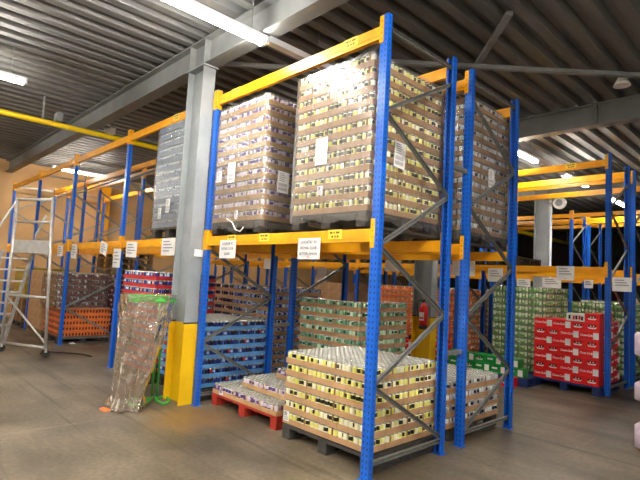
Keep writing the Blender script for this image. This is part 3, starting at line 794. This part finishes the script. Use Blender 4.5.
# goods further back in the middle row
def goods(kind, lay, x, y, n, colour, desc, grp, z=ZP, pm=PALD, base=0., **k):
    w = 1.04 if lay == 'A' else 1.17; d = 1.17 if lay == 'A' else 1.04
    pallet(x, y, w, d, base, pm, f'pallet under the {colour} stack, {desc}')
    stack(kind, lay, x, y, base+z, n, desc, colour, grp, mode='stuff', **k)
goods(DW, 'A', -4.87, 5.95, 3, 'dark red', 'below orange behind column', 'dark trays behind the column')
stack(OC, 'A', -4.87, 5.95, ZP+3*TH, 9, 'behind grey column', 'orange', 'orange crates behind the column', parts=False, name='drink_crate', cat='crate', noun='drink crate')
goods(OC, 'A', -3.78, 6.1, 12, 'peach', 'right behind column', 'peach trays behind the column')
cartons(-7.05, 5.9, ZP, 3, 3, 6, .37, .34, .24, CARD, 'middle row left bay', 'brown', 'brown cartons in the middle row')
pallet(-7.05, 5.88, 1.15, 1.04, 0, PALW, 'wooden pallet under the brown cartons of the middle row')
goods(PG, 'A', -8.17, 5.95, 9, 'pale', 'middle row far bay', 'pale trays in the middle row')
goods(R, 'A', -9.7, 5.95, 10, 'red', 'middle row fourth bay', 'red trays in the middle row')
goods(PG, 'B', -3.92, 7.4, 12, 'pale green', 'middle row rear side', 'pale green trays in the middle row')
goods(GB, 'B', -5.3, 7.4, 9, 'grey blue', 'middle row rear side', 'grey trays at the rear of the middle row')
goods(LG, 'A', -.96, 7.4, 11, 'lime green', 'rear behind red crates', 'lime trays behind the red crates')
# empty dark pallets and flat loads on the lower beams of the middle row
for i, x in enumerate((-2.4, -3.85, -5.2, -6.7)):
    pallet(x-.1, 5.88, 1.1, 1.1, ZU, PALD, f'dark pallet on the lower beams of the middle row, {["nearest","second","third","farthest"][i]}')
# far row
for i, (kd, x, n, c) in enumerate(((LG, -2.2, 11, 'lime green'), (PG, -1.0, 12, 'pale'), (GB, .5, 11, 'grey blue'), (LG, 1.6, 12, 'lime green'), (OC, -4.3, 11, 'orange'), (PG, -6.5, 12, 'pale'), (R, -7.7, 10, 'red'))):
    goods(kd, 'A', x, 11.75, n, c, f'far row {["left bay","nearest bay","right of post","farthest right","left behind column","deep left","deepest left"][i]}', f'far row goods {["a","b","c","d","e","f","g"][i]}')

o = link('can_trays', STUFF.mesh('can_trays', STUFFM)); tag(o, 'many more stacked can trays standing deeper in the racks', 'can tray'); o['kind'] = 'stuff'
# ------------------------------------------------------------------ signs hung on the beams
def sign(x0, x1, z0, z1, y, label, text=None, size=.05, tilt=0., dot=False, tape=False):
    w, h = x1-x0, z1-z0
    b = MB(); n = 6
    b.grid(lambda i, j: (-w/2+w*i/(n-1), .004*math.sin(i*1.1)*(j/3), -h*j/3), n, 4)
    b.grid(lambda i, j: (-w/2+w*i/(n-1), .0012+.004*math.sin(i*1.1)*(j/3), -h*j/3), n, 4)
    t = tag(link('location_sign', b.mesh('location_sign', [WHITEP]), None, ((x0+x1)/2, y, z1)), label, 'sign')
    t.rotation_euler = (0, tilt, 0)
    if text:
        for k, ln in enumerate(text.split('\n')): text_on(ln, size, INK, t, (0, -.006, -h*(.20+.28*k)))
    if dot: link('print_mark', MB().box(-.008, .008, -.007, -.0062, -h*.93, -h*.87).mesh('print_mark', [REDINK]), t)
    return t
YS = -.030
sign(-1.0, -.675, 1.84, 2.05, YS, 'white paper sign reading bitterlemon hung on the front lower beam, right one', 'LOCATIE : 42\nROYAL CLUB\nBITTERLEMON', .040, dot=True)
sign(-2.46, -2.11, 1.84, 2.06, YS, 'white paper sign reading cassis hung on the front lower beam, left one', 'LOCATIE 42\nROYAL CLUB\nCASSIS', .042)
def lines(parent, w, h, n=4, y=-.0055):
    b = MB()
    for k in range(n): b.box(-w*.36, w*(.12+.12*((k*7) % 3)), y-.0006, y, -h*(.2+.18*k)-.008, -h*(.2+.18*k)+.008)
    link('printed_lines', b.mesh('printed_lines', [INKG]), parent)
for x0, x1, z0, z1, tl, lb in ((-4.03, -3.62, 1.87, 2.12, 0, 'white sign on the lower beam just left of the grey column'),
                               (-5.30, -4.88, 1.84, 2.09, .03, 'white sign on the lower beam above the red can stack'),
                               (-5.80, -5.48, 1.66, 1.98, .0, 'white sign fixed to the blue post left of the red can stack'),
                               (-6.46, -6.12, 1.88, 2.10, .22, 'tilted white sign on the lower beam left of the red can stack'),
                               (-8.1, -7.76, 1.80, 2.09, .05, 'white sign right of the post by the orange trays'),
                               (-9.06, -8.68, 1.84, 2.08, .0, 'white sign left of the post by the orange trays'),
                               (-10.1, -9.72, 1.86, 2.08, .1, 'white sign beside the aluminium ladder')):
    s = sign(x0, x1, z0, z1, YS if not lb.startswith('white sign fixed') else -.042, lb, tilt=tl); lines(s, x1-x0, z1-z0)
YR = 2.66
for x0, x1, z0, z1, lb in ((-.86, -.52, 1.80, 2.04, 'blank white sign seen between the two blue posts at the right end'),
                           (-2.03, -1.72, 1.83, 2.03, 'white sign just behind the tall front blue post'),
                           (-3.58, -3.30, 1.60, 1.86, 'pale sign hanging low behind the bitterlemon sign'),
                           (-5.1, -4.8, 1.80, 2.08, 'pale sign behind the second post line, rear side')):
    sign(x0, x1, z0, z1, YR, lb)
for x0, x1, z0, z1, lb in ((-.67, -.37, 1.87, 2.12, 'white sign with a red mark on the beam above the red crates'),
                           (-.21, -.07, 1.75, 1.89, 'small white sign right of the one above the red crates'),
                           (-1.97, -1.66, 1.79, 2.05, 'white sign on the beam above the green crates'),
                           (.22, .5, 1.72, 1.95, 'white sign beyond the right tall blue post')):
    s = sign(x0, x1, z0, z1, 5.83, lb, dot='red mark' in lb); lines(s, x1-x0, z1-z0, 3)
for x0, x1, z0, z1, lb in ((-1.50, -1.12, 1.73, 1.95, 'wide white sign behind the lower beam above the red crates'),
                           (-2.05, -1.75, 1.70, 1.9, 'white sign on the rear beam above the lime green stack')):
    s = sign(x0, x1, z0, z1, 7.30, lb); lines(s, x1-x0, z1-z0, 3)
tl = tag(link('post_tag', MB().box(-.004, .004, -.07, .07, -.045, .045).mesh('post_tag', [WHITE]), None, (-2.868, -.07, 1.90)), 'small white plastic tag at the right edge of the grey column', 'tag')
link('tag_hook', MB().box(-.012, .0, -.005, .005, .03, .06).mesh('tag_hook', [STEELD]), tl)

# ------------------------------------------------------------------ bag holder
BX, BY = -3.27, -.33
t = empty('bag_stand', 'green tube bag stand on the floor before the grey column', 'bag stand', (BX, BY, 0))
for dx in (-.03, .03):
    link('pole', MB().tube([(dx*.45, dx*.9, .05), (dx*.4+.03, dx*.8-.01, .7), (dx*.4+.06, dx*.8-.02, 1.33)], .015, 10).mesh('pole', [GREENP]), t)
link('clamp', MB().box(-.01, .10, -.06, .04, .83, .92).mesh('clamp', [WHITE]), t)
for sgn in (-1, 1):
    def q(u, v, z=.016):
        if sgn > 0: u *= .52
        else: u *= .85; v = v*1.1+.02
        return (u*.43*sgn+v*.9, u*.9*sgn-v*.43, z)     # u across the view, v towards the picture's viewer
    pts = [q(.028, 0, .05), q(.05, .03, .018), q(.12, .16), q(.22, .24), q(.32, .20), q(.36, .06), q(.30, -.10), q(.18, -.12), q(.08, -.04)]
    link('base_loop', MB().tube(pts, .017, 8).mesh('base_loop', [GREENP]), t)
HR = .325; hc = (.225, -.275)
b = MB()
b.grid(lambda i, j: (hc[0]+(HR+(0, .0, -.014, -.014, 0)[j])*math.cos(i/36*2*PI), hc[1]+(HR+(0, .0, -.014, -.014, 0)[j])*math.sin(i/36*2*PI), 1.305+(-.028, .028, .028, -.028, -.028)[j]), 36, 5, closed=True)
b.bar((.03, -.02, 1.305), (.12, -.02, 1.305), .05, .04)
link('hoop', b.mesh('hoop', [GREENP]), t)
rnd = random.Random(5); n, nv = 56, 40; bag = MB()
ph = [rnd.uniform(0, 6.28) for _ in range(8)]
def bagf(i, j):
    a = i/n*2*PI; f = j/(nv-1)
    k = min(1, f*5)
    r = (HR+.008)*(1-.46*f)+.03*f*math.sin(5*a+ph[0]+3*f)+k*(.020*math.sin(8*a+ph[1]+9*f)+.013*math.sin(13*a+ph[2]-17*f)+.008*math.sin(3*a+31*f+ph[4]))
    if f > .9: r *= 1+.35*(f-.9)/.1
    x = hc[0]+r*math.cos(a)-.07*f; y = hc[1]+r*math.sin(a)*(1-.2*f)-.14*f
    return (x, y, 1.34*(1-f)+.012+.012*math.sin(7*a+ph[3])*f*(1 if f < .9 else .2))
bag.grid(bagf, n, nv, closed=True)
bag.grid(lambda i, j: ((lambda q: (q[0]*(1-j)+(hc[0]-.07)*j, q[1]*(1-j)+(hc[1]-.14)*j, q[2]))(bagf(i, nv-1))), n, 2, closed=True)
tag(link('plastic_bag', bag.mesh('plastic_bag', [BAGF]), None, (BX, BY, 0)), 'large clear crumpled plastic bag hanging from the green stand', 'bag')

# ------------------------------------------------------------------ fire extinguisher on the second column
t = empty('fire_extinguisher', 'red fire extinguisher mounted on the yellow column guard', 'fire extinguisher', (-2.90, 5.03, .78))
link('cylinder', MB().lathe([(.07, .045), (.082, .05), (.082, .40), (.075, .44), (.05, .475), (.028, .49), (.028, .52)], 20).mesh('cylinder', [REDX]), t)
link('base_ring', MB().lathe([(.078, 0), (.084, .01), (.084, .07), (.078, .075)], 20).mesh('base_ring', [BLACK]), t)
lb = MB(); lb.grid(lambda i, j: (.0828*math.cos(-2.3+i*.18), .0828*math.sin(-2.3+i*.18), .17+.16*j), 9, 2); lb2 = MB()
lb2.grid(lambda i, j: (.0836*math.cos(-2.1+i*.14), .0836*math.sin(-2.1+i*.14), .20+.035*j), 9, 2)
link('label_plate', lb.mesh('label_plate', [WHITEP]), t)
link('label_stripe', lb2.mesh('label_stripe', [REDX]), t)
link('valve', MB().box(-.02, .02, -.02, .02, .52, .56).box(-.02, .02, -.10, .03, .56, .575).box(-.02, .02, -.11, .02, .585, .598).mesh('valve', [BLACK]), t)
link('hose', MB().tube([(-.02, 0, .54), (-.10, -.02, .56), (-.13, -.03, .48), (-.115, -.03, .30), (-.10, -.03, .2)], .011, 8).mesh('hose', [BLACK]), t)
link('bracket', MB().box(-.03, .03, .08, .125, .1, .45).mesh('bracket', [STEELD]), t)

# ------------------------------------------------------------------ rolling ladder
t = empty('rolling_ladder', 'aluminium rolling platform ladder standing at the left edge', 'ladder', (-7.45, -.9, 0))
def LP(x, y, z): return (x+7.45, y+.9, z)
R0, R1 = (-6.96, -.64), (-7.13, -.72); L0, L1 = (-7.90, -1.14), (-7.87, -1.125)
def at(s, z):
    a, b_ = (R0, R1) if s else (L0, L1); f = z/2.86
    return LP(a[0]+(b_[0]-a[0])*f, a[1]+(b_[1]-a[1])*f, z)
for s in (0, 1): link('upright_rail', MB().tube([at(s, .14), at(s, 2.88)], .028, 10).mesh('upright_rail', [ALUL]), t)
for z in (2.84, 2.42, 1.05, .17): link('cross_bar', MB().tube([at(0, z), at(1, z)], .024, 8).mesh('cross_bar', [ALUL]), t)
b = MB(); a0, a1 = Vector(at(0, 1.86)), Vector(at(1, 1.86)); dv = (a1-a0).normalized(); nn = Vector((-dv.y, dv.x, 0))
b.bar(a0+Vector((0, 0, .10)), a1+Vector((0, 0, .10)), .012, .24)
link('toe_board', b.mesh('toe_board', [ALUL]), t)
b = MB(); q0, q1 = a0, a1; off = Vector((-.62, .1, 0))*1.0
i = len(b.v); 
for k in range(6):
    o1 = off*(k/6); o2 = off*((k+1)/6-.02)
    b.quad(q0+o1, q1+o1, q1+o2, q0+o2)
    b.quad(q0+o1-Vector((0, 0, .03)), q0+o2-Vector((0, 0, .03)), q1+o2-Vector((0, 0, .03)), q1+o1-Vector((0, 0, .03)))
link('platform', b.mesh('platform', [ALUL]), t)
link('brace', MB().tube([at(0, 1.02), at(1, .24)], .018, 8).mesh('brace', [ALUL]), t)
sA0, sA1 = Vector(LP(-8.0, -.86, 1.78)), Vector(LP(-8.36, -1.02, .06)); sd = Vector((-.55, .12, 0))
sA0 = Vector(LP(-7.72, -.82, 1.86)); sA1 = Vector(LP(-8.33, -1.03, .06))
so = Vector((-.36, -.42, 0))
for o in (Vector((0, 0, 0)), so): link('stringer', MB().bar(sA0+o, sA1+o, .03, .075).mesh('stringer', [ALUL]), t)
for k in range(8):
    f = (k+.6)/8.4; c = sA0.lerp(sA1, f)
    link('step', MB().bar(c, c+so, .16, .028).mesh('step', [ALUL]), t)
link('handrail', MB().tube([at(0, 2.86), LP(-8.25, -1.36, 2.2), LP(-8.55, -1.5, 1.5)], .02, 8).mesh('handrail', [ALUL]), t)
link('handrail', MB().tube([LP(-7.35, -.75, 2.55), LP(-7.6, -.82, 2.2), sA0+Vector((.02, 0, .02))], .022, 8).mesh('handrail', [ALUL]), t)
link('knob', MB().lathe([(.0, 0), (.035, .01), (.035, .05), (.0, .07)], 10, c=tuple(sA0+Vector((.02, -.02, .02)))).mesh('knob', [GREENP]), t)
for s in (0, 1):
    p = Vector(at(s, .07))
    w = link('castor', MB().tube([p+Vector((-.02, -.0, 0)), p+Vector((.02, .0, 0))], .07, 16).mesh('castor', [RUB]), t)
    link('castor_fork', MB().box(p.x-.03, p.x+.03, p.y-.02, p.y+.02, .09, .16).mesh('castor_fork', [ALUL]), w)

# ------------------------------------------------------------------ pinkish bundles at the right edge
pallet(1.25, 3.02, 1.0, 1.2, 0, PALW, 'wooden pallet under the pinkish white bundles at the right edge', .03)
z = .03
for k, h in enumerate((.26, .24, .20, .28, .25)):
    bundle = k % 2 == 0
    for j in range(2):
        b = MB(); e = .0 if bundle else .05; x0, x1, y0, y1 = 1.215+e, 2.2-e, 3.0+j*.6+(e if j == 0 else 0), 3.6+j*.6-.004-(e if j else 0); rr = .018 if bundle else .01
        def ring(i, jj, x0=x0, x1=x1, y0=y0, y1=y1, rr=rr, h=h):
            prof = [(1, 0), (0, rr), (0, h-rr), (1, h)]; s = prof[jj]; ins = s[0]*rr
            cs = [(x0, y0), (x1, y0), (x1, y1), (x0, y1)]; q = i//6; f = (i % 6)/6; A = cs[q]; Bc = cs[(q+1) % 4]
            px, py = A[0]+(Bc[0]-A[0])*f, A[1]+(Bc[1]-A[1])*f; mx_, my_ = (x0+x1)/2, (y0+y1)/2
            px += (ins if px < mx_ else -ins); py += (ins if py < my_ else -ins)
            return (px, py, s[1])
        b.grid(ring, 24, 4, closed=True)
        b.quad((x0+rr, y0+rr, h), (x1-rr, y0+rr, h), (x1-rr, y1-rr, h), (x0+rr, y1-rr, h))
        tag(link('wrapped_bundle' if bundle else 'packed_layer', b.mesh('bundle', [PINKW if bundle else BEIGEP]), None, (0, 0, z)),
            f'{"pinkish white wrapped bundle" if bundle else "beige packed layer"}, {["lowest","second","middle","fourth","topmost"][k]} of the right edge stack, {"front" if j == 0 else "rear"}', 'bundle')
    z += h

# ------------------------------------------------------------------ small things
o = tag(link('ceiling_lamp', MB().lathe([(.02, .16), (.03, .16), (.11, 0), (.10, .0)], 16).mesh('ceiling_lamp', [WHITE]), None, (.77, 4.2, 4.55)), 'small white cone lamp under the ceiling at the upper right', 'lamp')
link('stem', MB().box(-.01, .01, -.01, .01, .16, ZC-4.55).mesh('stem', [STEELD]), o)
b = MB(); b.tube([(0, 0, 0), (0, .10, 0)], .17, 24); b.tube([(0, -.012, 0), (0, 0, 0)], .10, 20, 1)
o = tag(link('wall_speaker', b.mesh('wall_speaker', [WHITE, STEELG]), None, (-2.55, 11.0, 4.18)), 'round pale speaker beside the top of the far grey column', 'speaker')
link('bracket', MB().box(-.34, .0, .02, .06, -.02, .02).mesh('bracket', [STEELD]), o)
tag(link('conduit', MB().tube([(-2.78, 11.05, 0), (-2.78, 11.05, 4.1)], .03, 8).mesh('conduit', [TRUNK])), 'pale upright conduit beside the far grey column', 'conduit')
o = tag(link('emergency_light', MB().box(-.1, .1, -.05, .05, -.06, .06).mesh('emergency_light', [WHITE]), None, (-7.55, .35, 4.47)), 'small white twin lamp box under the left roof beam', 'lamp')
for dx in (-.06, .06): link('lamp_head', MB().tube([(dx, -.05, 0), (dx, -.1, -.01)], .045, 12).mesh('lamp_head', [WHITE]), o)
link('mounting_arm', MB().box(-.012, .012, -.012, .012, .06, ZC-4.47).mesh('mounting_arm', [STEELD]), o)
rnd = random.Random(3)
def scrap(loc, m, label, name, s=.09):
    b = MB(); b.grid(lambda i, j: ((i-2.5)*s/2.5*rnd.uniform(.8, 1.1), (j-2)*s/3, .004+.03*rnd.random()*(1 if 0 < i < 5 and 0 < j < 4 else 0)), 6, 5)
    b.grid(lambda i, j: ((i-2.5)*s/2.5, (j-2)*s/3, .001), 6, 5)
    return tag(link(name, b.mesh(name, [m]), None, loc), label, 'litter')
scrap((-8.47, .27, 0), WHITEP, 'scrap of white paper on the floor before the orange trays', 'paper_scrap')
scrap((-3.15, -.98, 0), orat, 'orange scrap on the floor by the foot of the plastic bag', 'plastic_scrap', .07)
b = MB(); b.tube([(-7.5, -.45, .012), (-7.2, -.15, .012), (-7.0, .0, .012), (-6.7, .06, .012)], .012, 6)
tag(link('cable', b.mesh('cable', [BLACK])), 'dark cable lying on the floor right of the ladder wheel', 'cable')

# ------------------------------------------------------------------ world and look
w = D.worlds.new('world'); scene.world = w; w.use_nodes = True
w.node_tree.nodes['Background'].inputs[0].default_value = (.02, .02, .02, 1); w.node_tree.nodes['Background'].inputs[1].default_value = .2
scene.view_settings.view_transform = 'Standard'; scene.view_settings.look = 'None'
scene.view_settings.exposure = 2.3; scene.view_settings.gamma = 1; scene.view_settings.use_curve_mapping = False
